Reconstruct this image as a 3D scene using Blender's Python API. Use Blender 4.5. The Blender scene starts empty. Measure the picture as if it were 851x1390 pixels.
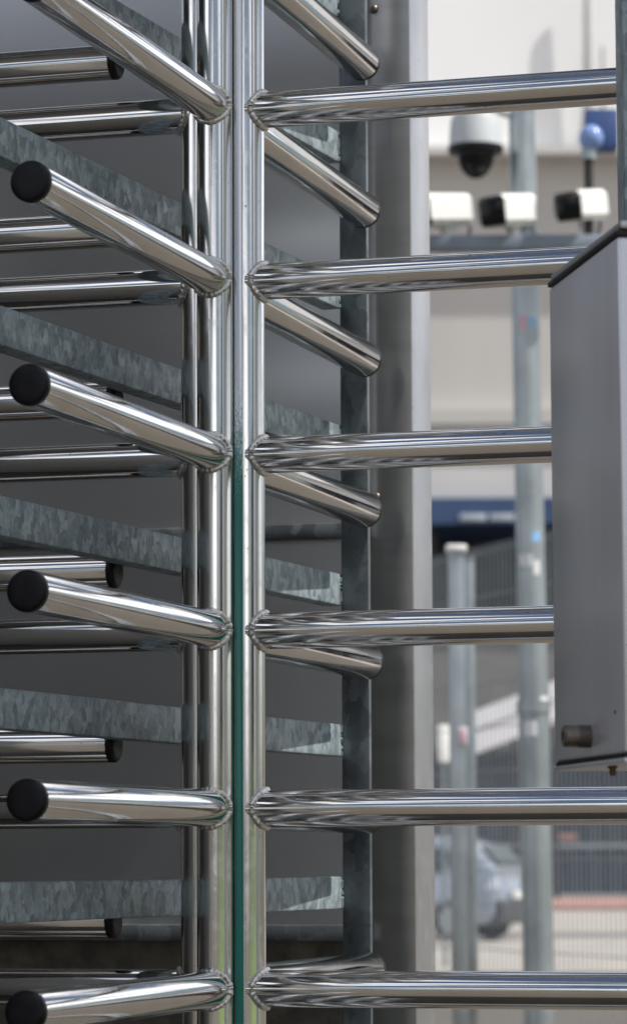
import bpy, bmesh, math, random
from mathutils import Vector, Matrix, noise as mnoise
random.seed(11)
S = bpy.context.scene
COL = S.collection
R = math.radians

# ------------------------------------------------------------------ camera
H = 1.25
PITCH, ROLL = 0.1134, -0.0039
F_PX, W_PX = 4561.0, 851.0
cam_d = bpy.data.cameras.new('camera')
cam = bpy.data.objects.new('camera', cam_d)
COL.objects.link(cam)
cam_d.sensor_fit = 'HORIZONTAL'
cam_d.sensor_width = 36.0
cam_d.lens = 36.0 * F_PX / W_PX
cam_d.shift_y = -45.0 / W_PX
cam_d.clip_start = 0.1
cam_d.clip_end = 6000
CAMR = Matrix.Rotation(math.pi / 2 + PITCH, 3, 'X') @ Matrix.Rotation(ROLL, 3, 'Z')
CAMP = Vector((0, 0, H))
cam.matrix_world = Matrix.Translation(CAMP) @ CAMR.to_4x4()
cam_d.dof.use_dof = True
cam_d.dof.focus_distance = 3.62
cam_d.dof.aperture_fstop = 17.5
S.camera = cam

# ------------------------------------------------------------------ light
SUN_DIR = Vector((0.95, -0.31, 0)).normalized()      # horizontal direction towards the sun
SUN_EL = R(52)
sun_az = math.atan2(SUN_DIR.x, SUN_DIR.y)            # clockwise from +Y
to_sun = Vector((SUN_DIR.x * math.cos(SUN_EL), SUN_DIR.y * math.cos(SUN_EL), math.sin(SUN_EL)))
sd = bpy.data.lights.new('sun', 'SUN')
sd.energy = 5.0
sd.angle = R(0.53)
sd.color = (1.0, 0.955, 0.89)
sun = bpy.data.objects.new('sun', sd)
COL.objects.link(sun)
sun.rotation_euler = to_sun.to_track_quat('Z', 'Y').to_euler()
sun.location = (6, -4, 9)

world = bpy.data.worlds.new('World')
S.world = world
world.use_nodes = True
wt = world.node_tree
wt.nodes.clear()
w_out = wt.nodes.new('ShaderNodeOutputWorld')
w_bg = wt.nodes.new('ShaderNodeBackground')
w_sky = wt.nodes.new('ShaderNodeTexSky')
w_sky.sky_type = 'NISHITA'
w_sky.sun_disc = False
w_sky.sun_elevation = SUN_EL
w_sky.sun_rotation = sun_az
w_sky.air_density = 1.0
w_sky.dust_density = 1.6
w_tc = wt.nodes.new('ShaderNodeTexCoord')
w_map = wt.nodes.new('ShaderNodeMapping')
w_map.inputs['Scale'].default_value = (1.0, 1.0, 2.6)
w_map.inputs['Location'].default_value = (7.4, 2.6, 4.2)
w_noi = wt.nodes.new('ShaderNodeTexNoise')
w_noi.inputs['Scale'].default_value = 2.3
w_noi.inputs['Detail'].default_value = 4
w_noi.inputs['Roughness'].default_value = 0.58
w_rmp = wt.nodes.new('ShaderNodeValToRGB')
w_rmp.color_ramp.elements[0].position = 0.49
w_rmp.color_ramp.elements[1].position = 0.62
w_mix = wt.nodes.new('ShaderNodeMix')
w_mix.data_type = 'RGBA'
w_mix.inputs['B'].default_value = (22.0, 22.0, 22.5, 1)
wt.links.new(w_tc.outputs['Generated'], w_map.inputs['Vector'])
wt.links.new(w_map.outputs['Vector'], w_noi.inputs['Vector'])
wt.links.new(w_noi.outputs['Fac'], w_rmp.inputs['Fac'])
wt.links.new(w_rmp.outputs['Color'], w_mix.inputs['Factor'])
wt.links.new(w_sky.outputs['Color'], w_mix.inputs['A'])
wt.links.new(w_mix.outputs['Result'], w_bg.inputs['Color'])
wt.links.new(w_bg.outputs['Background'], w_out.inputs['Surface'])
w_bg.inputs['Strength'].default_value = 0.076

S.view_settings.view_transform = 'Standard'
S.view_settings.look = 'None'
S.view_settings.gamma = 1.0
S.view_settings.exposure = 0.12
S.view_settings.use_curve_mapping = False
S.render.engine = 'CYCLES'
S.cycles.max_bounces = 10
S.cycles.glossy_bounces = 8

# ------------------------------------------------------------------ helpers
def at(px, py, Y):
    """the real point at distance Y in front of the photographer seen at a photo pixel"""
    v = CAMR @ Vector(((px - 425.5) / F_PX, -(py - 650.0) / F_PX, -1.0))
    return CAMP + v * (Y / v.y)

class NT:
    def __init__(self, name):
        self.m = bpy.data.materials.new(name)
        self.m.use_nodes = True
        self.t = self.m.node_tree
        self.b = self.t.nodes['Principled BSDF']
    def n(self, typ, **kw):
        nd = self.t.nodes.new(typ)
        for k, v in kw.items():
            if k in nd.inputs: nd.inputs[k].default_value = v
            else: setattr(nd, k, v)
        return nd
    def l(self, a, b): self.t.links.new(a, b)
    def coords(self, scale=(1, 1, 1), world=False):
        mp = self.n('ShaderNodeMapping')
        mp.inputs['Scale'].default_value = scale
        if world:
            g = self.n('ShaderNodeNewGeometry'); self.l(g.outputs['Position'], mp.inputs['Vector'])
        else:
            c = self.n('ShaderNodeTexCoord'); self.l(c.outputs['Object'], mp.inputs['Vector'])
        return mp.outputs['Vector']
    def ramp(self, fac, stops):
        r = self.n('ShaderNodeValToRGB')
        e = r.color_ramp.elements
        while len(e) > 1: e.remove(e[-1])
        e[0].position, e[0].color = stops[0][0], (*stops[0][1], 1)
        for p, c in stops[1:]:
            x = e.new(p); x.color = (*c, 1)
        self.l(fac, r.inputs['Fac'])
        return r.outputs['Color']
    def bump(self, h, strength=0.2, dist=0.001):
        b = self.n('ShaderNodeBump'); b.inputs['Strength'].default_value = strength
        b.inputs['Distance'].default_value = dist
        self.l(h, b.inputs['Height']); self.l(b.outputs['Normal'], self.b.inputs['Normal'])

def g3(v): return (v, v, v)

def plain(name, base, rough=0.6, metal=0.0, var=0.12, scale=8.0, world=True, bump=0.0, spec=None, stretch=(1, 1, 1)):
    k = NT(name)
    no = k.n('ShaderNodeTexNoise', Scale=scale, Detail=6.0, Roughness=0.6)
    k.l(k.coords(stretch, world), no.inputs['Vector'])
    lo = tuple(max(0, c * (1 - var)) for c in base); hi = tuple(min(1, c * (1 + var)) for c in base)
    k.l(k.ramp(no.outputs['Fac'], [(0.3, lo), (0.7, hi)]), k.b.inputs['Base Color'])
    k.b.inputs['Roughness'].default_value = rough
    k.b.inputs['Metallic'].default_value = metal
    if spec is not None: k.b.inputs['Specular IOR Level'].default_value = spec
    if bump: k.bump(no.outputs['Fac'], bump, 0.02)
    return k.m

def steel(name, base=(0.72, 0.71, 0.695), rough=0.075, streak=(0.6, 220, 220), rvar=0.04, dirt=0.12, bump=0.005, smear=0.11):
    """polished stainless with fine grinding lines along the local X axis, faint smears and specks"""
    k = NT(name)
    st = k.n('ShaderNodeTexNoise', Scale=1.0, Detail=5.0, Roughness=0.65)
    k.l(k.coords(streak), st.inputs['Vector'])
    bl = k.n('ShaderNodeTexNoise', Scale=9.0, Detail=5.0, Roughness=0.6)
    k.l(k.coords((1, 1, 1), True), bl.inputs['Vector'])
    sp = k.n('ShaderNodeTexNoise', Scale=160.0, Detail=2.0)
    k.l(k.coords((1, 1, 1), True), sp.inputs['Vector'])
    spk = k.ramp(sp.outputs['Fac'], [(0.22, g3(0.35)), (0.27, g3(1.0))])
    c = k.ramp(bl.outputs['Fac'], [(0.32, tuple(b * (1 - dirt) for b in base)), (0.62, base)])
    mx = k.n('ShaderNodeMix', data_type='RGBA', blend_type='MULTIPLY')
    mx.inputs['Factor'].default_value = 0.8
    k.l(c, mx.inputs['A']); k.l(spk, mx.inputs['B'])
    k.l(mx.outputs['Result'], k.b.inputs['Base Color'])
    mr = k.n('ShaderNodeMapRange')
    mr.inputs['From Min'].default_value = 0.3; mr.inputs['From Max'].default_value = 0.7
    mr.inputs['To Min'].default_value = max(0.02, rough - rvar); mr.inputs['To Max'].default_value = rough + rvar
    k.l(st.outputs['Fac'], mr.inputs['Value'])
    sm = k.n('ShaderNodeTexNoise', Scale=26.0, Detail=5.0, Roughness=0.6, Distortion=1.2)
    k.l(k.coords((1, 1, 1), True), sm.inputs['Vector'])
    ms = k.n('ShaderNodeMapRange')
    ms.inputs['From Min'].default_value = 0.52; ms.inputs['From Max'].default_value = 0.75
    ms.inputs['To Min'].default_value = 0.0; ms.inputs['To Max'].default_value = smear
    k.l(sm.outputs['Fac'], ms.inputs['Value'])
    ra = k.n('ShaderNodeMath', operation='ADD'); k.l(mr.outputs['Result'], ra.inputs[0]); k.l(ms.outputs['Result'], ra.inputs[1])
    k.l(ra.outputs[0], k.b.inputs['Roughness'])
    k.b.inputs['Metallic'].default_value = 1.0
    k.bump(st.outputs['Fac'], bump, 0.0006)
    return k.m

def galvanised(name, dark=(0.10, 0.135, 0.152), light=(0.37, 0.44, 0.47), scale=(105, 135, 78), metal=0.12):
    """zinc coat with overlapping feathery spangles"""
    k = NT(name)
    wob = k.n('ShaderNodeTexNoise', Scale=55.0, Detail=3.0)
    k.l(k.coords((1, 1, 1)), wob.inputs['Vector'])
    oi = k.n('ShaderNodeObjectInfo')
    of = k.n('ShaderNodeMath', operation='MULTIPLY'); k.l(oi.outputs['Random'], of.inputs[0]); of.inputs[1].default_value = 97.0
    co_ = k.n('ShaderNodeVectorMath', operation='ADD'); k.l(k.coords(scale), co_.inputs[0]); k.l(of.outputs[0], co_.inputs[1])
    co = co_.outputs[0]
    ad = k.n('ShaderNodeVectorMath', operation='MULTIPLY_ADD')
    k.l(wob.outputs['Color'], ad.inputs[0]); ad.inputs[1].default_value = (0.9, 0.9, 0.9)
    k.l(co, ad.inputs[2])
    v = k.n('ShaderNodeTexVoronoi', Scale=1.0)
    k.l(ad.outputs[0], v.inputs['Vector'])
    v2 = k.n('ShaderNodeTexVoronoi', Scale=2.3)
    k.l(ad.outputs[0], v2.inputs['Vector'])
    big = k.n('ShaderNodeTexNoise', Scale=7.0, Detail=4.0)
    k.l(k.coords((1, 1, 1)), big.inputs['Vector'])
    s1 = k.n('ShaderNodeSeparateColor'); k.l(v.outputs['Color'], s1.inputs['Color'])
    s2 = k.n('ShaderNodeSeparateColor'); k.l(v2.outputs['Color'], s2.inputs['Color'])
    m1 = k.n('ShaderNodeMath', operation='MULTIPLY_ADD'); k.l(s1.outputs['Red'], m1.inputs[0]); m1.inputs[1].default_value = 0.5
    m2 = k.n('ShaderNodeMath', operation='MULTIPLY_ADD'); k.l(s2.outputs['Red'], m2.inputs[0]); m2.inputs[1].default_value = 0.22
    m3 = k.n('ShaderNodeMath', operation='MULTIPLY'); k.l(big.outputs['Fac'], m3.inputs[0]); m3.inputs[1].default_value = 0.5
    k.l(m3.outputs[0], m2.inputs[2]); k.l(m2.outputs[0], m1.inputs[2])
    k.l(k.ramp(m1.outputs[0], [(0.2, dark), (0.55, tuple((a + b) / 2 * 0.9 for a, b in zip(dark, light))), (0.95, light)]), k.b.inputs['Base Color'])
    k.l(k.ramp(s1.outputs['Green'], [(0.0, g3(0.38)), (1.0, g3(0.62))]), k.b.inputs['Roughness'])
    k.b.inputs['Metallic'].default_value = metal
    k.bump(m1.outputs[0], 0.12, 0.0006)
    return k.m

M = {}
M['tube'] = steel('polished_stainless_arm')
M['post'] = steel('polished_stainless_post', rough=0.15, streak=(220, 220, 0.6), bump=0.07)
M['weld'] = steel('weld_bead_steel', base=(0.80, 0.78, 0.75), rough=0.38, streak=(150, 150, 150), rvar=0.14, bump=0.6)
M['fin'] = plain('brushed_stainless_fin', (0.385, 0.38, 0.367), 0.31, 0.66, 0.10, 14.0, stretch=(0.4, 0.4, 3.0))
M['fin_edge'] = steel('satin_stainless_edge', base=(0.56, 0.56, 0.57), rough=0.42, streak=(300, 300, 2), rvar=0.04, bump=0.05)
M['sheet'] = plain('dull_stainless_sheet', (0.63, 0.635, 0.64), 0.25, 0.68, 0.08, 2.0, stretch=(0.5, 0.5, 2.0))
M['housing'] = plain('added_housing_satin_grey', (0.70, 0.705, 0.745), 0.33, 0.5, 0.07, 9.0, stretch=(1, 1, 0.18))
M['galv'] = galvanised('galvanised_zinc')
M['galv_dark'] = galvanised('galvanised_zinc_weathered', dark=(0.07, 0.085, 0.095), light=(0.19, 0.215, 0.23), scale=(30, 30, 20), metal=0.5)
M['galv_far'] = plain('galvanised_matt', (0.37, 0.405, 0.42), 0.40, 0.8, 0.2, 6.0)
M['wire'] = plain('galvanised_wire', (0.26, 0.29, 0.32), 0.5, 0.2, 0.1, 6.0)
M['black'] = plain('black_plastic', (0.006, 0.006, 0.009), 0.42, 0, 0.5, 90.0, spec=0.25)
M['rubber'] = plain('black_rubber', (0.015, 0.015, 0.016), 0.7, 0, 0.3, 60.0)
M['lock'] = plain('aged_nickel', (0.20, 0.175, 0.15), 0.38, 0.9, 0.45, 70.0)
M['lock_dark'] = plain('aged_zamak', (0.10, 0.095, 0.09), 0.5, 0.7, 0.3, 60.0)
M['brass'] = plain('tarnished_brass', (0.13, 0.095, 0.045), 0.5, 0.8, 0.3, 60.0)
M['white'] = plain('white_paint', (0.78, 0.78, 0.76), 0.4, 0, 0.05, 20.0)
M['cam_grey'] = plain('grey_camera_shell', (0.50, 0.53, 0.55), 0.4, 0, 0.06, 20.0)
M['glass_dark'] = plain('dark_window', (0.008, 0.009, 0.011), 0.12, 0, 0.2, 10.0, spec=0.2)
M['blue'] = plain('blue_lamp_body', (0.045, 0.085, 0.23), 0.4, 0, 0.2, 12.0)
M['blue_glass'] = plain('blue_lamp_globe', (0.20, 0.30, 0.58), 0.2, 0, 0.1, 12.0)
M['bluegrey'] = plain('blue_grey_paint', (0.20, 0.235, 0.29), 0.5, 0, 0.1, 12.0)
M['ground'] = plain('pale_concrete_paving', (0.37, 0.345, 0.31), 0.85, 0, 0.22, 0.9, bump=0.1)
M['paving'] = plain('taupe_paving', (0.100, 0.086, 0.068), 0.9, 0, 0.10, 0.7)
M['asphalt'] = plain('grey_asphalt', (0.15, 0.15, 0.15), 0.9, 0, 0.2, 1.2)
M['red'] = plain('red_kerb_paint', (0.37, 0.20, 0.17), 0.8, 0, 0.2, 1.5)
M['facade_white'] = plain('white_facade', (0.83, 0.84, 0.835), 0.7, 0, 0.05, 0.12, stretch=(1, 1, 0.25))
M['facade_beige'] = plain('beige_facade', (0.50, 0.487, 0.458), 0.7, 0, 0.07, 0.15, stretch=(1, 1, 0.25))
M['facade_pale'] = plain('pale_grey_facade', (0.57, 0.56, 0.535), 0.7, 0, 0.05, 0.15)
M['spire'] = plain('added_spire_grey', (0.40, 0.40, 0.39), 0.7, 0, 0.1, 1.0)
M['navy'] = plain('navy_fascia', (0.03, 0.065, 0.15), 0.5, 0, 0.15, 0.6)
M['cool_white'] = plain('cool_white_board', (0.76, 0.83, 0.86), 0.45, 0, 0.05, 2.0)
M['sign'] = plain('pale_sign_board', (0.42, 0.47, 0.52), 0.5, 0, 0.1, 1.0)
M['flank'] = plain('added_wall_dark_grey', (0.17, 0.162, 0.15), 0.55, 0, 0.15, 3.0)
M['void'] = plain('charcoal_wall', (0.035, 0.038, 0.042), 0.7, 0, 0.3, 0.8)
M['navy_wall'] = plain('dark_slate_cladding', (0.045, 0.055, 0.075), 0.6, 0, 0.25, 1.0)
M['greywall'] = plain('grey_brown_wall', (0.19, 0.185, 0.17), 0.85, 0, 0.35, 0.35)
M['concrete'] = plain('rough_brown_concrete', (0.16, 0.145, 0.12), 0.9, 0, 0.45, 22.0, bump=0.3)
M['car'] = plain('silver_blue_car_paint', (0.36, 0.41, 0.48), 0.20, 0.55, 0.04, 2.0)
M['car_glass'] = plain('car_window', (0.02, 0.05, 0.06), 0.05, 0, 0.1, 2.0)
M['tyre'] = plain('tyre_rubber', (0.02, 0.02, 0.02), 0.8, 0, 0.2, 8.0)
M['bumper'] = plain('dark_grey_bumper', (0.05, 0.052, 0.058), 0.5, 0, 0.1, 5.0)
M['lens'] = plain('headlamp_lens', (0.75, 0.77, 0.8), 0.1, 0.3, 0.05, 3.0)
M['leaf'] = plain('hedge_leaf', (0.055, 0.075, 0.03), 0.7, 0, 0.5, 1.5)
M['grass'] = plain('lime_grass', (0.16, 0.26, 0.035), 0.9, 0, 0.3, 3.0)
M['pink'] = plain('pink_sticker', (0.62, 0.42, 0.50), 0.5, 0, 0.1, 30.0)
M['sky_sticker'] = plain('blue_sticker', (0.25, 0.50, 0.80), 0.5, 0, 0.1, 30.0)
M['paper'] = plain('white_sticker', (0.72, 0.72, 0.74), 0.6, 0, 0.1, 30.0)

def teal_mat():  # green reflection painted in as teal, faded out with height
    k = NT('teal_reflection')
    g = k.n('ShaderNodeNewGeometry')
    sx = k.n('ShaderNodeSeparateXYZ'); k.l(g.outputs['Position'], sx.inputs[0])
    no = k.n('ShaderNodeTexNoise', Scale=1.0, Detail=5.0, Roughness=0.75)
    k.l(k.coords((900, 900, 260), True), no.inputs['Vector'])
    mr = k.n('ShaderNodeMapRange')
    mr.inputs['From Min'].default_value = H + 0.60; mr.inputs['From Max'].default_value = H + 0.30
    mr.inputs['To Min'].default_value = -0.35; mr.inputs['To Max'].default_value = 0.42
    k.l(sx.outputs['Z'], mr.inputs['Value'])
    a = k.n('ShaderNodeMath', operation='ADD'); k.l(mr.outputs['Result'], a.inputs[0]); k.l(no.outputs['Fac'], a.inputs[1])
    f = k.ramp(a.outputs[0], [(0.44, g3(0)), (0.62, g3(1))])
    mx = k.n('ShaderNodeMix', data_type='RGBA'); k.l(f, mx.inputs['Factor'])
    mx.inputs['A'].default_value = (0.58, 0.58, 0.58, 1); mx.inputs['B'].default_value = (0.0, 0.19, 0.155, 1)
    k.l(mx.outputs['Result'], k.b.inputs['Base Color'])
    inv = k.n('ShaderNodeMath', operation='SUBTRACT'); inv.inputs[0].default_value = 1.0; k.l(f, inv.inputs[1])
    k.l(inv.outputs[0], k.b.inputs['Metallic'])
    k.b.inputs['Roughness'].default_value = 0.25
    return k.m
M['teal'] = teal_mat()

class MB:
    """collects shapes, then links them as ONE mesh object"""
    def __init__(self): self.bm = bmesh.new()
    def box(self, a, b, bevel=0.0, seg=2):
        a, b = Vector(a), Vector(b)
        r = bmesh.ops.create_cube(self.bm, size=1.0)
        vs = r['verts']
        c = (a + b) / 2; d = b - a
        for v in vs: v.co = Vector((v.co.x * d.x, v.co.y * d.y, v.co.z * d.z)) + c
        if bevel > 0:
            es = list({e for v in vs for e in v.link_edges})
            bmesh.ops.bevel(self.bm, geom=es, offset=bevel, segments=seg, affect='EDGES', profile=0.5)
        return self
    def cyl(self, p0, p1, r0, r1=None, seg=32, caps=True):
        p0, p1 = Vector(p0), Vector(p1)
        r1 = r0 if r1 is None else r1
        q = (p1 - p0).to_track_quat('Z', 'Y')
        A, B = [], []
        for i in range(seg):
            t = 2 * math.pi * i / seg
            u = q @ Vector((math.cos(t), math.sin(t), 0))
            A.append(self.bm.verts.new(p0 + u * r0)); B.append(self.bm.verts.new(p1 + u * r1))
        for i in range(seg):
            j = (i + 1) % seg
            self.bm.faces.new((A[i], A[j], B[j], B[i]))
        if caps:
            self.bm.faces.new(A[::-1]); self.bm.faces.new(B)
        return self
    def lathe(self, prof, axis_p, axis_d, seg=40, a0=0.0, a1=2 * math.pi):
        """prof: list of (distance along the axis, radius)"""
        axis_p = Vector(axis_p); d = Vector(axis_d).normalized()
        q = d.to_track_quat('Z', 'Y')
        full = abs(a1 - a0 - 2 * math.pi) < 1e-6
        n = seg if full else seg + 1
        rings = []
        for (t, r) in prof:
            ring = []
            for i in range(n):
                a = a0 + (a1 - a0) * i / seg
                ring.append(self.bm.verts.new(axis_p + d * t + q @ Vector((math.cos(a) * r, math.sin(a) * r, 0))))
            rings.append(ring)
        for k in range(len(rings) - 1):
            for i in range(seg):
                j = (i + 1) % n
                self.bm.faces.new((rings[k][i], rings[k][j], rings[k + 1][j], rings[k + 1][i]))
        return self
    def tube(self, pts, rad, seg=8, closed=False):
        pts = [Vector(p) for p in pts]
        n = len(pts); rings = []
        for i, p in enumerate(pts):
            a = pts[(i - 1) % n] if (closed or i > 0) else p
            b = pts[(i + 1) % n] if (closed or i < n - 1) else p
            q = (b - a).to_track_quat('Z', 'Y')
            r = rad[i] if isinstance(rad, (list, tuple)) else rad
            rings.append([self.bm.verts.new(p + q @ Vector((math.cos(2 * math.pi * k / seg) * r, math.sin(2 * math.pi * k / seg) * r, 0))) for k in range(seg)])
        last = n if closed else n - 1
        for i in range(last):
            A, B = rings[i], rings[(i + 1) % n]
            off = 0
            if closed and i == n - 1:   # line the last ring up with the first
                off = min(range(seg), key=lambda o: sum((A[k].co - B[(k + o) % seg].co).length for k in range(seg)))
            for k in range(seg):
                self.bm.faces.new((A[k], A[(k + 1) % seg], B[(k + 1 + off) % seg], B[(k + off) % seg]))
        if not closed:
            self.bm.faces.new(rings[0][::-1]); self.bm.faces.new(rings[-1])
        return self
    def prism(self, pts, off):
        """polygon pushed along a vector"""
        off = Vector(off)
        A = [self.bm.verts.new(Vector(p)) for p in pts]
        B = [self.bm.verts.new(Vector(p) + off) for p in pts]
        n = len(pts)
        self.bm.faces.new(A[::-1]); self.bm.faces.new(B)
        for i in range(n):
            j = (i + 1) % n
            self.bm.faces.new((A[i], A[j], B[j], B[i]))
        return self
    def build(self, name, mat, parent=None, loc=(0, 0, 0), rot=(0, 0, 0), smooth=True, bevel=0.0):
        bm = self.bm
        bmesh.ops.recalc_face_normals(bm, faces=bm.faces[:])
        me = bpy.data.meshes.new(name)
        bm.to_mesh(me); bm.free()
        me.materials.append(mat)
        if smooth:
            for p in me.polygons: p.use_smooth = True
            me.set_sharp_from_angle(angle=R(38))
        o = bpy.data.objects.new(name, me)
        COL.objects.link(o)
        o.location = loc; o.rotation_euler = rot
        if parent: o.parent = parent
        return o

def tag(o, label=None, cat=None, group=None, kind=None):
    if label: o['label'] = label
    if cat: o['category'] = cat
    if group: o['group'] = group
    if kind: o['kind'] = kind
    return o

def thing(name, label, cat, loc=(0, 0, 0), rotz=0.0, group=None):
    o = bpy.data.objects.new(name, None)
    o.empty_display_size = 0.1
    COL.objects.link(o)
    o.location = loc; o.rotation_euler = (0, 0, rotz)
    return tag(o, label, cat, group)

def dup(o, parent=None):
    c = o.copy(); COL.objects.link(c)
    c.parent = parent
    for ch in list(o.children): dup(ch, c)
    return c

# ------------------------------------------------------------------ ground and roads
MB().box((-3500, -3500, -0.4), (3500, 4000, 0)).build('ground', M['ground'], smooth=False)['kind'] = 'structure'
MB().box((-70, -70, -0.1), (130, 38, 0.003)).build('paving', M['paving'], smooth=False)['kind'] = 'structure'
MB().box((-300, 108, -0.1), (300, 190, 0.004)).build('road', M['asphalt'], smooth=False)['kind'] = 'structure'
MB().box((-300, 84, -0.1), (300, 100, 0.13), bevel=0.03).build('kerb', M['red'])['kind'] = 'structure'
MB().box((-60, 55.0, -0.1), (60, 58.6, 0.004)).build('shadow_strip', M['asphalt'], smooth=False)['kind'] = 'structure'  # dark strip laid in place of a cast shadow across the ground
MB().box((7, -40, -0.1), (60, 1.5, 0.006)).build('lawn', M['grass'], smooth=False)['kind'] = 'structure'

# ------------------------------------------------------------------ the rotor
AX = Vector((-0.098, 3.612, 0.0))
PHI = R(-106.2)
RT, RA = 0.0197, 0.0196
RHO = 0.027
RLEN = 0.579
Z0, DZ = H + 0.0557, 0.19
KS = range(-5, 6)
rotor = thing('turnstile_rotor', 'polished stainless steel turnstile rotor with four combs of round arms welded to upright tubes', 'turnstile', AX)

def arm_mesh():
    m = MB()
    m.lathe([(0.004, RA), (RLEN - RHO - 0.0035, RA), (RLEN - RHO, RA - 0.0008)], (0, 0, 0), (1, 0, 0), seg=64)
    return m
def cap_mesh(r):
    m = MB()
    prof = [(-0.012, r * 0.9), (0.0, r * 0.9), (0.0, r * 1.0), (0.004, r * 1.005)]
    for i in range(1, 9):
        a = i / 8 * math.pi / 2
        prof.append((0.004 + 0.0055 * math.sin(a), max(1e-4, r * 1.005 * (0.72 + 0.28 * math.cos(a)) if i < 8 else 1e-4)))
    prof.insert(-1, (0.0098, r * 0.45))
    m.lathe(prof, (0, 0, 0), (1, 0, 0), seg=48)
    return m
def weld_mesh(seed):
    rnd = random.Random(seed)
    pts, rad = [], []
    n = 96
    for i in range(n):
        t = 2 * math.pi * i / n
        u, v = (RA + 0.0004) * math.cos(t), (RA + 0.0004) * math.sin(t)
        x = math.sqrt(max(0.0, (RT + 0.0012) ** 2 - min(abs(u), RT) ** 2))
        x = math.sqrt(x * x + (0.0078 * abs(u) / RA) ** 2)
        scale = math.sin(t * 26 + seed) * 0.00035 + mnoise.noise(Vector((t * 3, seed, 0))) * 0.0009 + rnd.uniform(-.0002, .0002)
        pts.append((x + 0.0004, u, v)); rad.append(0.0031 + scale * 1.1)
    m = MB(); m.tube(pts, rad, 10, True)
    return m

ang = {'front': PHI, 'right': PHI + math.pi / 2, 'back': PHI + math.pi, 'left': PHI - math.pi / 2}
proto_arm = None
weld_protos = []
for w in range(3):
    weld_protos.append(weld_mesh(w * 7 + 1).build('weld_bead', M['weld']))
for d, a in ang.items():
    c = Vector((math.cos(a), math.sin(a), 0)) * RHO
    MB().cyl((0, 0, 0.06), (0, 0, 2.374), RT, seg=72).build('upright_tube', M['post'], rotor, loc=c)
    for k in KS:
        loc = c + Vector((0, 0, Z0 + DZ * k))
        if proto_arm is None:
            arm = proto_arm = arm_mesh().build('rotor_arm', M['tube'], rotor)
            cap0 = cap_mesh(RA).build('end_cap', M['black'], arm, loc=(RLEN - RHO - 0.001, 0, 0))
        else:
            arm = proto_arm.copy(); COL.objects.link(arm); arm.parent = rotor
            cp = cap0.copy(); COL.objects.link(cp); cp.parent = arm
        arm.location = loc
        if d == 'back': arm.scale = (1, 1.14, 1.14)
        arm.rotation_euler = (0, 0, a + random.uniform(-0.002, 0.002))
        wp = weld_protos[(k + 5 + len(d)) % 3]
        if wp.parent is None:
            wp.parent = arm
        else:
            wd = wp.copy(); COL.objects.link(wd); wd.parent = arm
# strip with a teal reflection painted in, lying in the groove between the front and the right tube
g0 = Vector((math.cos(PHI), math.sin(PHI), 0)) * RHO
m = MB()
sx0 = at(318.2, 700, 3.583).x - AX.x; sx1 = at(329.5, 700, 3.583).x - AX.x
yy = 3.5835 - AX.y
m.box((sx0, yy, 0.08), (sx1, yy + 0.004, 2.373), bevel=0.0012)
m.build('reflection_strip', M['teal'], rotor)['label'] = 'narrow strip with a painted teal reflection fading to bare metal towards its top'
MB().box((-0.055, -0.055, 0.03), (0.055, 0.055, 0.07), bevel=0.006).build('foot_plate', M['post'], rotor)

# ------------------------------------------------------------------ galvanised guard frame (rungs)
P_END = Vector((0.0337, 4.228, 0))
RD = Vector((0.345, 0.939, 0)).normalized()
guard = thing('guard_frame', 'galvanised steel guard frame of flat horizontal rungs running past the rotor to a square post', 'barrier',
              P_END, math.atan2(RD.y, RD.x))
for k in range(-7, 6):
    zc = H + 0.3405 + DZ * (k - 0)
    if zc > 2.6: continue
    MB().box((-1.36, 0.0, -0.0200), (0.008, 0.026, 0.0200), bevel=0.0022).build('rung', M['galv'], guard, loc=(random.uniform(-.001, .001), 0, zc))
    wl = [(0.0005, -0.0005 + random.uniform(-.0005, .0005), -0.019 + 0.038 * i / 9) for i in range(10)]
    MB().tube(wl, [0.0019 + random.uniform(-.0003, .0003) for _ in wl], 8).build('weld_seam', M['galv'], guard, loc=(-0.001, 0, zc))
MB().box((0.0, -0.0375, 0.0), (0.008, -0.0005, 2.62), bevel=0.0015).build('end_post', M['galv_dark'], guard)
MB().box((-1.402, -0.0015, 0.0), (-1.362, 0.0385, 2.62), bevel=0.003).build('end_post', M['galv_dark'], guard)

# ------------------------------------------------------------------ fixed comb arms on the left
BD = Vector((math.cos(PHI + math.pi / 2), math.sin(PHI + math.pi / 2), 0))
comb = thing('fixed_comb', 'stainless steel fixed comb of capped round bars reaching in from the left', 'barrier',
             Vector((-0.214, 3.667, 0)), math.atan2(BD.y, BD.x))
ZE = at(158, 775, 3.667).z
pe = None
for k in range(-5, 6):
    zc = ZE + DZ * k
    if zc > 2.5: continue
    if pe is None:
        e = pe = MB().lathe([(-0.70, RA), (-0.006, RA), (-0.003, RA - 0.0006)], (0, 0, 0), (1, 0, 0), seg=64).build('comb_bar', M['tube'], comb)
        ce = cap_mesh(RA).build('end_cap', M['black'], e, loc=(-0.009, 0, 0))
    else:
        e = pe.copy(); COL.objects.link(e); e.parent = comb
        cc = ce.copy(); COL.objects.link(cc); cc.parent = e
    e.location = (0, 0, zc)
MB().box((-0.765, -0.03, 0), (-0.705, 0.03, 2.374), bevel=0.003).build('comb_post', M['post'], comb)

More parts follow.
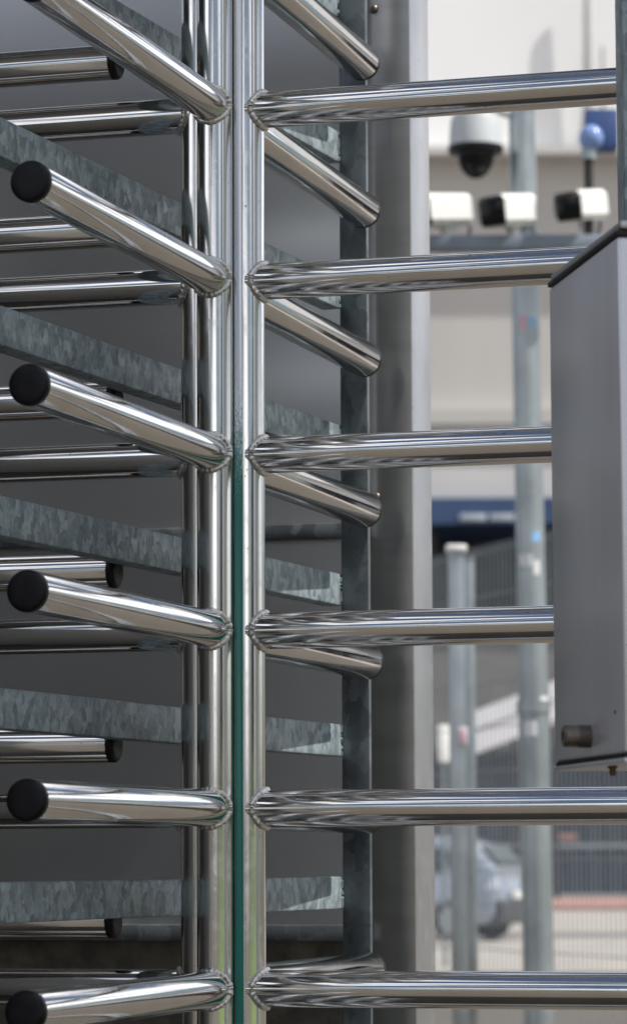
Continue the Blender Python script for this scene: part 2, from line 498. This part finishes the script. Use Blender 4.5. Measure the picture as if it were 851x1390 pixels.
# ------------------------------------------------------------------ back panel
BZ = math.atan2(BD.y, BD.x)
P_BK = Vector((0.0705, 4.323, 0))
back = thing('back_panel', 'dull grey stainless sheet wall with galvanised cross rails behind the guard frame', 'wall panel', P_BK, BZ)
zr1 = at(465, 717, 4.31).z; zr0 = at(465, 1268, 4.31).z
MB().box((-1.9, 0.0, zr1 + 0.0095), (0.0, 0.004, 2.8)).build('upper_sheet', M['sheet'], back, smooth=False)
MB().box((-1.9, 0.020, zr0 + 0.0105), (0.0, 0.024, zr1 - 0.0095)).build('middle_sheet', M['sheet'], back, smooth=False)
MB().box((-1.9, -0.004, zr1 - 0.0093), (0.0, 0.032, zr1 + 0.0093), bevel=0.0015).build('cross_rail', M['galv_dark'], back)
MB().box((-1.9, -0.004, zr0 - 0.0103), (0.0, 0.032, zr0 + 0.0103), bevel=0.0015).build('cross_rail', M['galv_dark'], back)
MB().box((-1.9, 0.024, 0.0), (0.0, 0.12, zr0 - 0.0108)).build('plinth', M['concrete'], back, smooth=False)

# ------------------------------------------------------------------ stainless fin post
p_f = at(500.5, 700, 4.335)
fin = thing('fin_post', 'broad brushed stainless steel post with a pale satin side, right of the galvanised post', 'post', (p_f.x, p_f.y, 0), BZ - R(3.5))
fw = 0.0600
MB().box((0, 0, 0), (fw, 0.0025, 2.8), bevel=0.0006).build('front_sheet', M['fin'], fin)
MB().box((fw - 0.0018, 0.0029, 0), (fw + 0.0004, 0.080, 2.8), bevel=0.0006).build('side_sheet', M['fin_edge'], fin)
MB().box((0, 0.0029, 0), (0.0020, 0.080, 2.8)).build('side_sheet', M['fin_edge'], fin, smooth=False)
def screw(parent, loc):
    s = MB(); s.lathe([(0, 0.0062), (0.001, 0.0062), (0.0032, 0.0052), (0.0044, 0.0030), (0.0045, 0.0018), (0.0025, 0.0016), (0.0025, 1e-4)], (0, 0, 0), (0, -1, 0), seg=24)
    return s.build('screw', M['lock'], parent, loc=loc)
for (sx, sy) in ((508, 12), (511.5, 675), (516, 1338)):
    q = fin.matrix_world
    w = at(sx, sy, 4.335)
    screw(fin, ((Vector((w.x - p_f.x, w.y - p_f.y, 0)) @ Vector((BD.x, BD.y, 0))), -0.0002, w.z))

# ------------------------------------------------------------------ unseen flank wall added on the left to darken reflections in the steel
fl = thing('added_flank_wall', 'dark grey painted sheet metal flank wall added unseen on the left for darker reflections', 'wall', (-0.80, 3.35, 0), math.atan2(-1.75, -0.42))
MB().box((0, -0.03, 0), (1.8, 0.03, 2.05), bevel=0.004).build('panel', M['flank'], fl)  # panel and posts of the unseen added flank wall
MB().box((-0.06, -0.035, 0), (-0.001, 0.035, 2.374), bevel=0.004).build('post', M['galv_dark'], fl)
MB().box((1.801, -0.035, 0), (1.86, 0.035, 2.07), bevel=0.004).build('post', M['galv_dark'], fl)

fr = thing('added_side_wall', 'dark grey sheet metal side wall added unseen on the left to darken reflections', 'wall', (-0.84, 3.43, 0), math.atan2(1.42, -0.90))  # unseen wall added to darken the left reflections of the tubes
MB().box((0, -0.02, 0), (1.62, 0.02, 2.56), bevel=0.004).build('panel', M['flank'], fr)  # panel and post of the unseen added side wall
MB().box((-0.045, -0.025, 0), (-0.001, 0.025, 2.57), bevel=0.003).build('post', M['galv_dark'], fr)

# ------------------------------------------------------------------ unseen head housing, its cover added to darken the left arms from above
head = thing('added_head_housing', 'unseen stainless steel head housing added to darken the left arms from above', 'housing', AX + Vector((0, 0, 0)), BZ)
MB().box((-1.5, -0.42, 2.375), (-0.10, 0.16, 2.60), bevel=0.01).build('added_cover', M['housing'], head)
MB().box((-0.098, -0.12, 2.375), (0.12, 0.12, 2.52), bevel=0.01).build('added_bearing_block', M['housing'], head)
MB().box((-1.45, 0.162, 2.40), (0.95, 0.222, 2.46), bevel=0.004).build('added_beam', M['galv_dark'], head)
# unseen pylon added on the right to keep the sun off the rotor
pyl = thing('shade_pylon', 'tall plain pale grey pylon added out of view on the right to shade the rotor', 'pylon', (4.2, 1.65, 0))
MB().box((-0.2, -0.9, 0.25), (0.2, 0.87, 8.9), bevel=0.03).build('shade_pylon_cladding', M['facade_white'], pyl)
MB().box((-0.3, -1.0, 0.0), (0.3, 0.97, 0.249), bevel=0.02).build('base', M['concrete'], pyl)

# ------------------------------------------------------------------ control box on its post
pn, pf = at(843.5, 700, 2.79), at(748.5, 700, 3.05)
dv = Vector((pn.x - pf.x, pn.y - pf.y, 0)); depth = dv.length
bz = math.atan2(dv.x, -dv.y)
zt, zb = at(843.5, 310, 2.79).z, at(843.5, 1029, 2.79).z
ctl = thing('control_box', 'grey sheet metal control box with a round key lock low on its side', 'control box', (pn.x, pn.y, zb), bz)
hgt = zt - zb
# local: x right along the front, -y towards the viewer; left side wall on x = 0, front on y = 0
BW = 0.26
MB().box((0, 0, 0.004), (BW, depth, hgt - 0.006), bevel=0.0035, seg=3).build('body', M['housing'], ctl)
MB().box((-0.001, -0.0015, hgt - 0.0055), (BW + .001, depth + 0.001, hgt - 0.0008), bevel=0.001).build('gasket', M['rubber'], ctl)
MB().box((0.0015, -0.004, hgt - 0.0005), (BW + .002, depth - 0.001, hgt + 0.007), bevel=0.0025).build('lid', M['fin_edge'], ctl)
MB().box((0.0012, 0.0012, 0.0005), (BW - .001, depth - 0.0012, 0.0037)).build('gasket', M['rubber'], ctl, smooth=False)
MB().box((-0.0006, -0.0006, -0.004), (BW + .0005, depth + 0.0006, 0.0003), bevel=0.0015).build('base_plate', M['housing'], ctl)
def to_ctl(px, py):
    # where the sight line meets the left wall (x = 0) of the box
    a = at(px, py, 2.0) - CAMP
    o = Vector((pn.x, pn.y, 0)); ex = Vector((math.cos(bz), math.sin(bz), 0)); ey = Vector((-math.sin(bz), math.cos(bz), 0))
    t = ((o - Vector((CAMP.x, CAMP.y, 0))) @ ex) / (Vector((a.x, a.y, 0)) @ ex)
    w = CAMP + a * t
    return ((Vector((w.x, w.y, 0)) - o) @ ey, w.z - zb)
ly, lz = to_ctl(801, 1000)
lk = MB(); lk.lathe([(0.0, 0.0099), (0.0105, 0.0099), (0.011, 0.0096)], (0, ly, lz), (-1, 0, 0), seg=40)
lk = lk.build('lock_collar', M['lock_dark'], ctl)
lk2 = MB(); lk2.lathe([(0.0108, 0.0095), (0.0225, 0.0096), (0.0240, 0.0082), (0.0240, 0.0042), (0.0180, 0.0040), (0.0180, 1e-4)], (0, ly, lz), (-1, 0, 0), seg=40)
lk2.build('key_barrel', M['lock'], lk)
sy_, sz_ = to_ctl(835, 967)
MB().lathe([(-0.001, 0.0016), (0.0006, 0.0016), (0.0006, 1e-4)], (0, sy_, sz_), (-1, 0, 0), seg=16).build('rivet', M['black'], ctl)
MB().cyl((0.014, 0.10, -0.0042), (0.014, 0.10, -0.0125), 0.0032, 0.0026, seg=16).cyl((0.014, 0.10, -0.0041), (0.014, 0.10, -0.006), 0.0045, seg=6).build('bolt', M['brass'], ctl)

pp = at(845.5, 150, 3.10)
gp = thing('galvanised_post', 'square galvanised hanger post coming down behind the control box at the right edge', 'post', (pp.x, pp.y, 0), 0)
MB().box((0, 0, zb + 0.05), (0.07, 0.07, 2.62), bevel=0.004).build('shaft', M['galv'], gp)
MB().box((0.01, 0.0, 2.621), (0.06, 0.75, 2.68), bevel=0.004).build('top_arm', M['galv_dark'], gp)
MB().box((0.005, -0.02, zb + 0.10), (0.065, 0.0, zb + 0.16), bevel=0.002).build('bracket', M['galv_dark'], gp)

# ------------------------------------------------------------------ CCTV pole and cameras
YP = 11.6
pt, pb = at(708, 152, YP), at(730, 1250, YP)
sl = (pt.x - pb.x) / (pt.z - pb.z)
x0 = pb.x - sl * pb.z
pole = thing('camera_pole', 'tall round galvanised pole with stickers carrying the surveillance cameras', 'pole', (x0, YP, 0))
def pol(z): return Vector((sl * z, 0, z))
MB().cyl(pol(0), pol(pt.z), 0.056, 0.046, seg=40).build('shaft', M['galv_far'], pole)
MB().lathe([(0, 0.048), (0.012, 0.048), (0.02, 0.03), (0.022, 1e-3)], pol(pt.z), (sl, 0, 1), seg=32).build('pole_cap', M['galv_far'], pole)
def rad(z): return 0.056 + (0.046 - 0.056) * z / pt.z
def sticker(px, py, w, h, mat):
    p = at(px, py, YP); z = p.z
    r = rad(z) + 0.0012
    c = x0 + sl * z
    a = math.asin(max(-.95, min(.95, (p.x - c) / r)))
    half = w / r / 2
    m = MB()
    for i in range(6):
        t0 = a - half + 2 * half * i / 6; t1 = a - half + 2 * half * (i + 1) / 6
        p0 = Vector((sl * z + math.sin(t0) * r, -math.cos(t0) * r, z - h / 2)); p1 = Vector((sl * z + math.sin(t1) * r, -math.cos(t1) * r, z - h / 2))
        m.prism([p0, p1, p1 + Vector((0, 0, h)), p0 + Vector((0, 0, h))], (0, 0.001, 0))
    m.build('sticker', mat, pole)
sticker(708, 440, 0.03, 0.05, M['pink']); sticker(722, 438, 0.022, 0.035, M['sky_sticker'])
sticker(726, 730, 0.03, 0.035, M['sky_sticker']); sticker(712, 762, 0.05, 0.04, M['paper']); sticker(727, 772, 0.024, 0.05, M['paper'])
sticker(738, 958, 0.035, 0.06, M['paper']); sticker(718, 990, 0.05, 0.05, M['paper'])
zc_ = at(700, 330, YP).z
cl = pol(zc_)
xb0, xb1 = at(575, 330, YP).x - x0, at(816, 326, YP).x - x0
MB().box((xb0, -0.13, zc_ - 0.045), (xb1, -0.07, zc_ + 0.008), bevel=0.006).build('crossbar', M['bluegrey'], pole)
MB().lathe([(-0.03, rad(zc_) + 0.012), (0.03, rad(zc_) + 0.012), (0.03, rad(zc_) - 0.001), (-0.03, rad(zc_) - 0.001), (-0.03, rad(zc_) + 0.012)], cl, (0, 0, 1), seg=32).build('clamp', M['galv_far'], pole)
zk = at(700, 960, YP).z
MB().lathe([(-0.02, rad(zk) + 0.008), (0.02, rad(zk) + 0.008), (0.02, rad(zk) - 0.001), (-0.02, rad(zk) - 0.001), (-0.02, rad(zk) + 0.008)], pol(zk), (0, 0, 1), seg=32).build('clamp', M['galv_far'], pole)

# dome camera
dc = at(644, 158, YP); s_ = YP / F_PX
dome = thing('dome_camera', 'grey hooded dome camera with a black bubble hanging from the pole', 'camera', (dc.x, YP - 0.06, dc.z))
r_ = 37 * s_
MB().lathe([(0.004, 1e-3), (0.0, r_ * 0.55), (-0.012, r_ * 0.86), (-0.035, r_ * 0.93), (-48 * s_, r_ * 1.0), (-48 * s_, r_ * 0.8)], (0, 0, 0), (0, 0, 1), seg=48).build('hood', M['cam_grey'], dome)
MB().lathe([(-47.5 * s_, r_ * 0.7), (-47.5 * s_, r_ * 1.03), (-55 * s_, r_ * 1.02), (-57 * s_, r_ * 0.7)], (0, 0, 0), (0, 0, 1), seg=48).build('trim_ring', M['black'], dome)
prof = [(-55 * s_ - math.sin(i / 10 * math.pi / 2) * 37 * s_, max(1e-4, r_ * 0.71 * math.cos(i / 10 * math.pi / 2))) for i in range(11)]
MB().lathe(prof, (0, 0, 0), (0, 0, 1), seg=40).build('bubble', M['glass_dark'], dome)
xa = at(700, 152, YP).x - dc.x
MB().tube([(0, 0, -0.005), (0, 0, 0.012), (0.03, 0.0, 0.022), (xa * 0.6, 0.03, 0.016), (xa, 0.06, 0.005)], 0.018, 14).build('bracket_arm', M['cam_grey'], dome)

def box_camera(px, py, rz, label, scale=1.0, tilt=0.0):
    c = at(px, py, YP - 0.10)
    t = thing('box_camera', label, 'camera', (c.x, YP - 0.10, c.z), rz, 'box cameras on the crossbar')
    t.rotation_euler = (0, R(tilt), rz)
    L, Wd, Hh = 0.20 * scale, 0.105 * scale, 0.104 * scale
    # local: looks along -x ; body, hood over it, dark window in front
    MB().box((-L / 2 + 0.008, -Wd / 2, -Hh / 2), (L / 2 - .012, Wd / 2, Hh / 2 - 0.012), bevel=0.008).build('body', M['white'], t)
    m = MB()
    y0, y1 = -Wd / 2 - 0.009, Wd / 2 + 0.009
    prof = [(y0, -Hh / 2 + 0.018), (y0, Hh / 2 - 0.010), (y0 + 0.016, Hh / 2 + 0.006), (y1 - 0.016, Hh / 2 + 0.006), (y1, Hh / 2 - 0.010), (y1, -Hh / 2 + 0.018),
            (y1 - 0.003, -Hh / 2 + 0.018), (y1 - 0.003, Hh / 2 - 0.011), (y1 - 0.017, Hh / 2 + 0.003), (y0 + 0.017, Hh / 2 + 0.003), (y0 + 0.003, Hh / 2 - 0.011), (y0 + 0.003, -Hh / 2 + 0.018)]
    m.prism([(-L / 2 - 0.006, y, z) for y, z in prof], (L - 0.004, 0, 0))
    m.build('sunshield', M['white'], t)
    w = MB().box((-L / 2 + 0.000, -Wd / 2 + 0.003, -Hh / 2 + 0.003), (-L / 2 + 0.0078, Wd / 2 - 0.003, Hh / 2 - 0.013), bevel=0.002).build('front_window', M['glass_dark'], t)
    MB().lathe([(0.0, 0.026), (0.012, 0.026), (0.012, 0.020)], (-L / 2 - 0.001, 0, -0.004), (1, 0, 0), seg=24).build('lens', M['black'], w)
    MB().lathe([(-Hh / 2 + 0.004, 0.028), (-Hh / 2 - 0.02, 0.026), (-Hh / 2 - 0.035, 0.018), (-Hh / 2 - 0.066, 0.018), (-Hh / 2 - 0.07, 0.030), (-Hh / 2 - 0.09, 0.030)], (0.02, 0, 0), (0, 0, 1), seg=24).build('mount', M['white'], t)
    MB().tube([(L / 2 - 0.013, 0, -0.01), (L / 2 + 0.02, 0, -0.02), (L / 2 + 0.03, 0, -0.06), (L / 2 - 0.01, 0, -Hh / 2 - 0.085)], 0.006, 8).build('cable', M['rubber'], t)
    return t
box_camera(599, 287, R(40), 'white box camera on the crossbar, partly hidden behind the stainless post', 1.0, -7)
box_camera(690, 287, R(52), 'white box camera with a black window directly in front of the pole', 1.0, -9)
box_camera(789, 280, R(56), 'white box camera farthest right, beside the galvanised post', 0.95, -10)

# blue beacon lamp
bl = at(803, 240, 11.5)
bea = thing('beacon_lamp', 'blue lamp with a round globe and blue bracket, right of the surveillance cameras', 'lamp', (bl.x, 11.5, 0))
zg = at(803, 187, 11.5).z; q_ = 11.5 / F_PX
prof = [(zg + math.sin(-math.pi / 2 + i / 14 * math.pi) * 19 * q_, max(1e-4, 17 * q_ * math.cos(-math.pi / 2 + i / 14 * math.pi))) for i in range(15)]
MB().lathe(prof, (0, 0, 0), (0, 0, 1), seg=32).build('globe', M['blue_glass'], bea)
zb0, zb1 = at(803, 205, 11.5).z, at(803, 142, 11.5).z
MB().box((-6 * q_, 0.05, zb0 + 0.02), (40 * q_, 0.14, zb1), bevel=0.012).build('bracket', M['blue'], bea)
MB().cyl((-4 * q_, 0, zc_ + 0.0125), (-4 * q_, 0, zg - 17 * q_), 0.016, seg=20).build('stem', M['rubber'], bea)
MB().cyl((-4 * q_, 0, zg - 30 * q_), (-4 * q_, 0, zg - 16 * q_), 0.026, seg=20).build('collar', M['galv_far'], bea)

# ------------------------------------------------------------------ mesh fence
fa, fb = at(560, 900, 18.6), at(900, 900, 15.6)
fa.z = fb.z = 0
fv = fb - fa; flen = fv.length
fence = thing('mesh_fence', 'tall galvanised wire mesh fence behind the camera pole', 'fence', fa, math.atan2(fv.y, fv.x))
ftop = at(660, 742, 17.7).z
m = MB(); n = int(flen * 4 / 0.031 / 4) + 14
x = -0.2
while x < flen + 0.5:
    r = 0.0031
    m.cyl((x, 0, 0.06), (x, 0, ftop), r, seg=5, caps=False); x += 0.056
m = m.build('vertical_wires', M['wire'], fence); m['kind'] = 'stuff'
for i in range(13):
    z = 0.1 + (ftop - 0.14) * i / 12
    MB().cyl((-0.2, -0.006, z), (flen + 0.5, -0.006, z), 0.0032, seg=8).build('horizontal_wire', M['wire'], fence)
def fence_post(px0, px1, py, Y, label, capped):
    a, b = at(px0, 1000, Y), at(px1, 1000, Y)
    w = b.x - a.x; zt = at((px0 + px1) / 2, py, Y).z
    t = thing('fence_post', label, 'post', ((a.x + b.x) / 2, Y, 0), 0, 'fence posts')
    MB().box((-w / 2, -w / 2, 0), (w / 2, w / 2, zt), bevel=0.004).build('shaft', M['galv_far'], t)
    if capped:
        MB().box((-w / 2 - 0.012, -w / 2 - 0.012, zt + 0.0005), (w / 2 + 0.012, w / 2 + 0.012, zt + 0.03), bevel=0.010).build('post_cap', M['white'], t)
    else:
        MB().box((-w / 2 - 0.003, -w / 2 - 0.003, zt + 0.0005), (w / 2 + 0.003, w / 2 + 0.003, zt + 0.012), bevel=0.003).build('post_cap', M['galv_far'], t)
    MB().box((-w / 2 - 0.04, -w / 2 - 0.04, 0), (w / 2 + 0.04, w / 2 + 0.04, 0.012)).build('foot_plate', M['galv_far'], t, smooth=False)
    return t
fence_post(611, 631, 751, 12.2, 'galvanised fence post topped by a wide white cap', True)
fence_post(632, 645, 760, 12.8, 'slim galvanised fence post close behind the white capped one', False)
jb = at(628, 1000, 12.13)
j = thing('junction_box', 'small pale pinkish box fixed to the white capped fence post', 'box', (jb.x, 12.13, jb.z))
MB().box((-0.016, -0.012, -0.033), (0.016, 0.012, 0.033), bevel=0.004).build('case', M['paper'], j)
MB().box((-0.013, -0.016, -0.030), (0.013, -0.0122, 0.030), bevel=0.0015).build('lid', M['pink'], j)

# ------------------------------------------------------------------ white board and canopy
wb = at(605, 1010, 40)
t = thing('notice_board', 'plain white board on a thin leg left of the silver car roof', 'board', (wb.x, 40, 0), R(40))
MB().box((-0.115, -0.02, wb.z - 0.22), (0.115, 0.02, wb.z + 0.22), bevel=0.02).build('board', M['white'], t)
MB().cyl((0, 0.03, 0), (0, 0.03, wb.z), 0.025, seg=12).build('leg', M['galv_far'], t)
YC = 98.0
c0, c1 = at(640, 967, YC), at(760, 922, YC)
hh = 57 * YC / F_PX
t = thing('white_canopy', 'white sloping canopy edge of two boards on posts beyond the fence', 'canopy', (c0.x, YC, 0))
L_ = c1.x - c0.x
def slab(za, zb, dy0, dy1): return MB().prism([(0, dy0, c0.z - za), (L_, dy0, c1.z - za), (L_, dy0, c1.z - zb), (0, dy0, c0.z - zb)], (0, dy1 - dy0, 0))
slab(0, hh * 0.44, 0, 2.5).build('fascia_board', M['cool_white'], t, smooth=False)
slab(hh * 0.47, hh, 0.05, 2.5).build('fascia_board', M['cool_white'], t, smooth=False)
for fx in (0.04, 0.5, 0.96):
    MB().box((L_ * fx - 0.07, 1.0, 0), (L_ * fx + 0.07, 1.14, c0.z + (c1.z - c0.z) * fx - hh)).build('leg', M['void'], t, smooth=False)

# ------------------------------------------------------------------ car
car = thing('silver_car', 'silver blue hatchback parked on the forecourt beyond the fence', 'car')
def loft(stations, mat, name, parent, loc=(0, 0, 0)):
    m = MB(); rings = []
    for x, pts in stations:
        ring = [m.bm.verts.new((x, y, z)) for y, z in pts] + [m.bm.verts.new((x, -y, z)) for y, z in reversed(pts)]
        rings.append(ring)
    n = len(rings[0])
    for a, b in zip(rings, rings[1:]):
        for i in range(n):
            k = (i + 1) % n
            m.bm.faces.new((a[i], a[k], b[k], b[i]))
    m.bm.faces.new(rings[0]); m.bm.faces.new(rings[-1][::-1])
    bmesh.ops.subdivide_edges(m.bm, edges=[e for e in m.bm.edges], cuts=1, smooth=0.6, use_grid_fill=True)
    return m.build(name, mat, parent, loc)
def sec(w, zb, zs, zt): return [(w * 0.88, zb), (w, zb + 0.12), (w * 1.0, (zb + zs) / 2 + .05), (w * 0.97, zs), (w * 0.80, zt)]
loft([(2.08, sec(.55, .36, .55, .60)), (2.00, sec(.72, .26, .62, .74)), (1.80, sec(.83, .22, .74, .88)), (1.30, sec(.87, .22, .88, 1.00)),
      (0.9, sec(.88, .22, .93, 1.06)), (0.2, sec(.89, .22, .97, 1.04)), (-0.8, sec(.89, .22, .99, 1.05)), (-1.6, sec(.87, .24, 1.0, 1.07)),
      (-1.95, sec(.80, .28, .98, 1.05)), (-2.05, sec(.66, .36, .90, .96))], M['car'], 'body', car)
loft([(1.16, [(.70, .98), (.72, 1.00), (.70, 1.01), (.66, 1.02), (.5, 1.03)]), (0.75, [(.78, 1.0), (.76, 1.14), (.73, 1.24), (.70, 1.30), (.5, 1.34)]),
      (0.30, [(.80, 1.0), (.77, 1.2), (.72, 1.44), (.64, 1.53), (.45, 1.57)]), (-0.4, [(.80, 1.0), (.77, 1.2), (.71, 1.50), (.64, 1.60), (.45, 1.64)]),
      (-1.2, [(.80, 1.0), (.77, 1.2), (.71, 1.48), (.63, 1.57), (.45, 1.61)]), (-1.65, [(.78, 1.0), (.75, 1.18), (.68, 1.36), (.60, 1.43), (.42, 1.46)]),
      (-2.0, [(.72, .98), (.70, 1.04), (.66, 1.09), (.58, 1.13), (.4, 1.15)])], M['car'], 'cabin', car)
for s in (-1, 1):
    MB().prism([(0.72, s * .765, 1.06), (0.42, s * .735, 1.34), (0.10, s * .728, 1.44), (-0.30, s * .728, 1.46), (-0.30, s * .77, 1.06)], (0, s * 0.05, 0)).build('side_window', M['car_glass'], car)
    MB().prism([(-0.38, s * .77, 1.06), (-0.38, s * .728, 1.46), (-1.12, s * .728, 1.44), (-1.20, s * .77, 1.06)], (0, s * 0.05, 0)).build('side_window', M['car_glass'], car)
    MB().prism([(-1.27, s * .765, 1.07), (-1.19, s * .725, 1.42), (-1.45, s * .70, 1.33), (-1.76, s * .75, 1.09)], (0, s * 0.05, 0)).build('side_window', M['car_glass'], car)
    MB().prism([(1.96, s * .50, .70), (1.70, s * .80, .78), (1.62, s * .845, .80), (1.66, s * .86, .66), (1.97, s * .66, .58), (2.03, s * .50, .58)], (0.03, s * .015, 0.01)).build('headlight', M['lens'], car)
    MB().box((0.78, s * .90 - .09, 1.02), (0.92, s * .90 + .09, 1.16), bevel=0.04).build('wing_mirror', M['car'], car)
    for wx in (1.30, -1.32):
        w = MB().lathe([(-.10, .20), (-.10, .29), (-.07, .325), (.07, .325), (.10, .29), (.10, .20)], (wx, s * .80, .325), (0, 1, 0), seg=36).build('wheel', M['tyre'], car)
        MB().lathe([(0, .21), (.02, .20), (.03, .05), (.03, 1e-3)], (wx, s * .895, .325), (0, s, 0), seg=24).build('rim', M['galv_far'], w)
MB().prism([(1.13, -.62, 1.055), (1.13, .62, 1.055), (0.42, .56, 1.50), (0.42, -.56, 1.50)], (0.05, 0, 0.04)).build('windscreen', M['car_glass'], car)
MB().box((1.72, -.70, .24), (2.10, .70, .52), bevel=0.06).build('bumper', M['black'], car)
MB().box((2.101, -.26, .40), (2.112, .26, .50)).build('number_plate', M['white'], car, smooth=False)
MB().box((1.98, -.42, .56), (2.06, .42, .68), bevel=0.02).build('grille', M['black'], car)
for sgn in (-1, 1):
    MB().prism([(-2.00, sgn * .62, .98), (-1.86, sgn * .76, .98), (-1.86, sgn * .80, .80), (-2.04, sgn * .64, .82)], (-0.035, sgn * .025, 0.005)).build('tail_light', M['lens'], car)
MB().prism([(-1.96, -.54, 1.16), (-1.96, .54, 1.16), (-1.66, .46, 1.42), (-1.66, -.46, 1.42)], (-0.05, 0, 0.05)).build('rear_window', M['car_glass'], car)
MB().box((-2.13, -.74, .26), (-1.75, .74, .64), bevel=0.06).build('bumper', M['bumper'], car)
MB().box((-2.142, -.26, .66), (-2.06, .26, .77)).build('number_plate', M['white'], car, smooth=False)
cy = 54.0
cp = at(714, 1200, cy)
yaw = R(155)
car.location = (cp.x - 2.02 * abs(math.cos(yaw)) - 0.60 * abs(math.sin(yaw)), cy, 0)
car.rotation_euler = (0, 0, yaw)

# ------------------------------------------------------------------ far buildings
def pxz(py, Y): return at(700, py, Y).z
YB = 142.0
ven = thing('venue_building', 'large pale venue building with a white top band, beige wall and navy fascia', 'building', (0, YB, 0))
z0, z1, z2, z3, z4 = pxz(716, YB), pxz(681, YB), pxz(576, YB), pxz(556, YB), pxz(205, YB)
MB().box((-45, 0, z4 + .002), (75, 30, z4 + 30)).build('upper_wall', M['facade_white'], ven, smooth=False)
MB().box((-45, 0.35, z3 + .002), (75, 30, z4)).build('middle_wall', M['facade_beige'], ven, smooth=False)
MB().box((-45, -0.25, z2 + .002), (75, 30, z3)).build('ledge', M['facade_beige'], ven, smooth=False)
MB().box((-45, 0.2, z1 + .002), (75, 30, z2)).build('lower_wall', M['facade_pale'], ven, smooth=False)
MB().box((-45, -1.6, z0), (75, 30, z1)).build('fascia', M['navy'], ven, smooth=False)
MB().box((-45, 7, 0), (75, 30, z0 - .002)).build('recessed_wall', M['void'], ven, smooth=False)
for i in range(-8, 14):
    MB().box((i * 5.0 - .25, 0.6, 0), (i * 5.0 + .25, 1.1, z0 - .003)).build('column', M['void'], ven, smooth=False)
for (a, b) in ((624, 660), (664, 698)):
    xa_, xb_ = at(a, 707, YB - 1.6).x, at(b, 707, YB - 1.6).x
    MB().box((xa_, -1.72, pxz(712, YB)), (xb_, -1.602, pxz(703, YB)), bevel=0.02).build('sign_board', M['sign'], ven)
YW = 132.0
t = thing('grey_wall', 'rough grey brown boundary wall in front of the venue building', 'wall', (0, YW, 0))
MB().box((-30, 0, 0), (50, 0.6, pxz(872, YW))).build('masonry', M['greywall'], t, smooth=False)
MB().box((-30, -0.1, pxz(872, YW) + .001), (50, 0.7, pxz(864, YW))).build('coping', M['greywall'], t, smooth=False)
YD = 126.0
dk = thing('dark_shed', 'long dark slate clad shed with ribbed walls behind the car', 'shed', (0, YD, 0))
zs = pxz(1028, YD)
MB().box((-20, 0, 0), (40, 5, zs)).build('wall', M['navy_wall'], dk, smooth=False)
MB().box((-20.3, -0.4, zs + .002), (40.3, 5.4, zs + 0.3)).build('roof', M['void'], dk, smooth=False)
MB().box((-20, -0.06, pxz(1152, YD)), (40, -0.001, pxz(1146, YD))).build('rail', M['galv_far'], dk, smooth=False)
xs0, xs1 = at(752, 1138, YD).x, at(782, 1138, YD).x
MB().box((xs0, -0.08, pxz(1143, YD)), (xs1, -0.001, pxz(1133, YD)), bevel=0.01).build('red_board', M['red'], dk)
rib = None
for i in range(60):
    if rib is None:
        o = rib = MB().box((-0.12, -0.05, 0.02), (0.12, -0.0015, zs - 0.02)).build('rib', M['navy_wall'], dk, smooth=False)
    else:
        o = rib.copy(); COL.objects.link(o); o.parent = dk
    o.location = (-4 + i * 0.75, 0, 0)

# added grey spires on the ledge, standing in for streaks on the white band
MB().box((-45, -1.3, z4 - 0.35), (75, -0.003, z4 - 0.004)).build('ledge', M['facade_pale'], ven, smooth=False)
for (px, py, w, lab) in ((797, -40, 0.50, 'taller added pale grey spire with a flaring foot on the venue ledge'),
                         (818, 60, 0.26, 'shorter added pale grey spire, nearest the galvanised post')):
    p = at(px, py, YB - .65)
    t = thing('streak_spire', lab, 'spire', (p.x, YB - .65, z4), 0, 'added spires on the venue ledge')
    hh_ = p.z - z4
    m = MB(); m.lathe([(0.12, w), (hh_ * .1, w * .72), (hh_ * .25, w * .52), (hh_ * .55, w * .38), (hh_ - w * .6, w * .30), (hh_ - w * .2, w * .22), (hh_, 1e-3)], (0, 0, 0), (0, 0, 1), seg=20)
    m.build('shaft', M['spire'], t)
    MB().box((-w * 1.02, -.6, 0.0), (w * 1.02, .6, 0.119)).build('foot', M['spire'], t, smooth=False)

# ------------------------------------------------------------------ hedge and trees behind the photographer (seen only in the steel)
m = MB()
rnd = random.Random(5)
for i in range(6600):
    a = rnd.uniform(-2.35, 2.35)
    d = rnd.uniform(48, 60)
    h = 3.2 + 2.0 * mnoise.noise(Vector((a * 6, 3.1, 0))) + 1.4 * mnoise.noise(Vector((a * 17, 9.1, 0)))
    z = rnd.uniform(0, 1) ** 0.8 * h
    c = Vector((math.sin(a) * d, -math.cos(a) * d, z))
    s = rnd.uniform(0.35, 0.9)
    u = Vector((rnd.uniform(-1, 1), rnd.uniform(-1, 1), rnd.uniform(-1, 1))).normalized()
    v = u.orthogonal().normalized()
    m.bm.faces.new([m.bm.verts.new(c + u * s), m.bm.verts.new(c + v * s * .6), m.bm.verts.new(c - u * s), m.bm.verts.new(c - v * s * .6)])
tag(m.build('far_hedge', M['leaf'], smooth=False), 'distant belt of dense green hedge behind the photographer', 'hedge', kind='stuff')
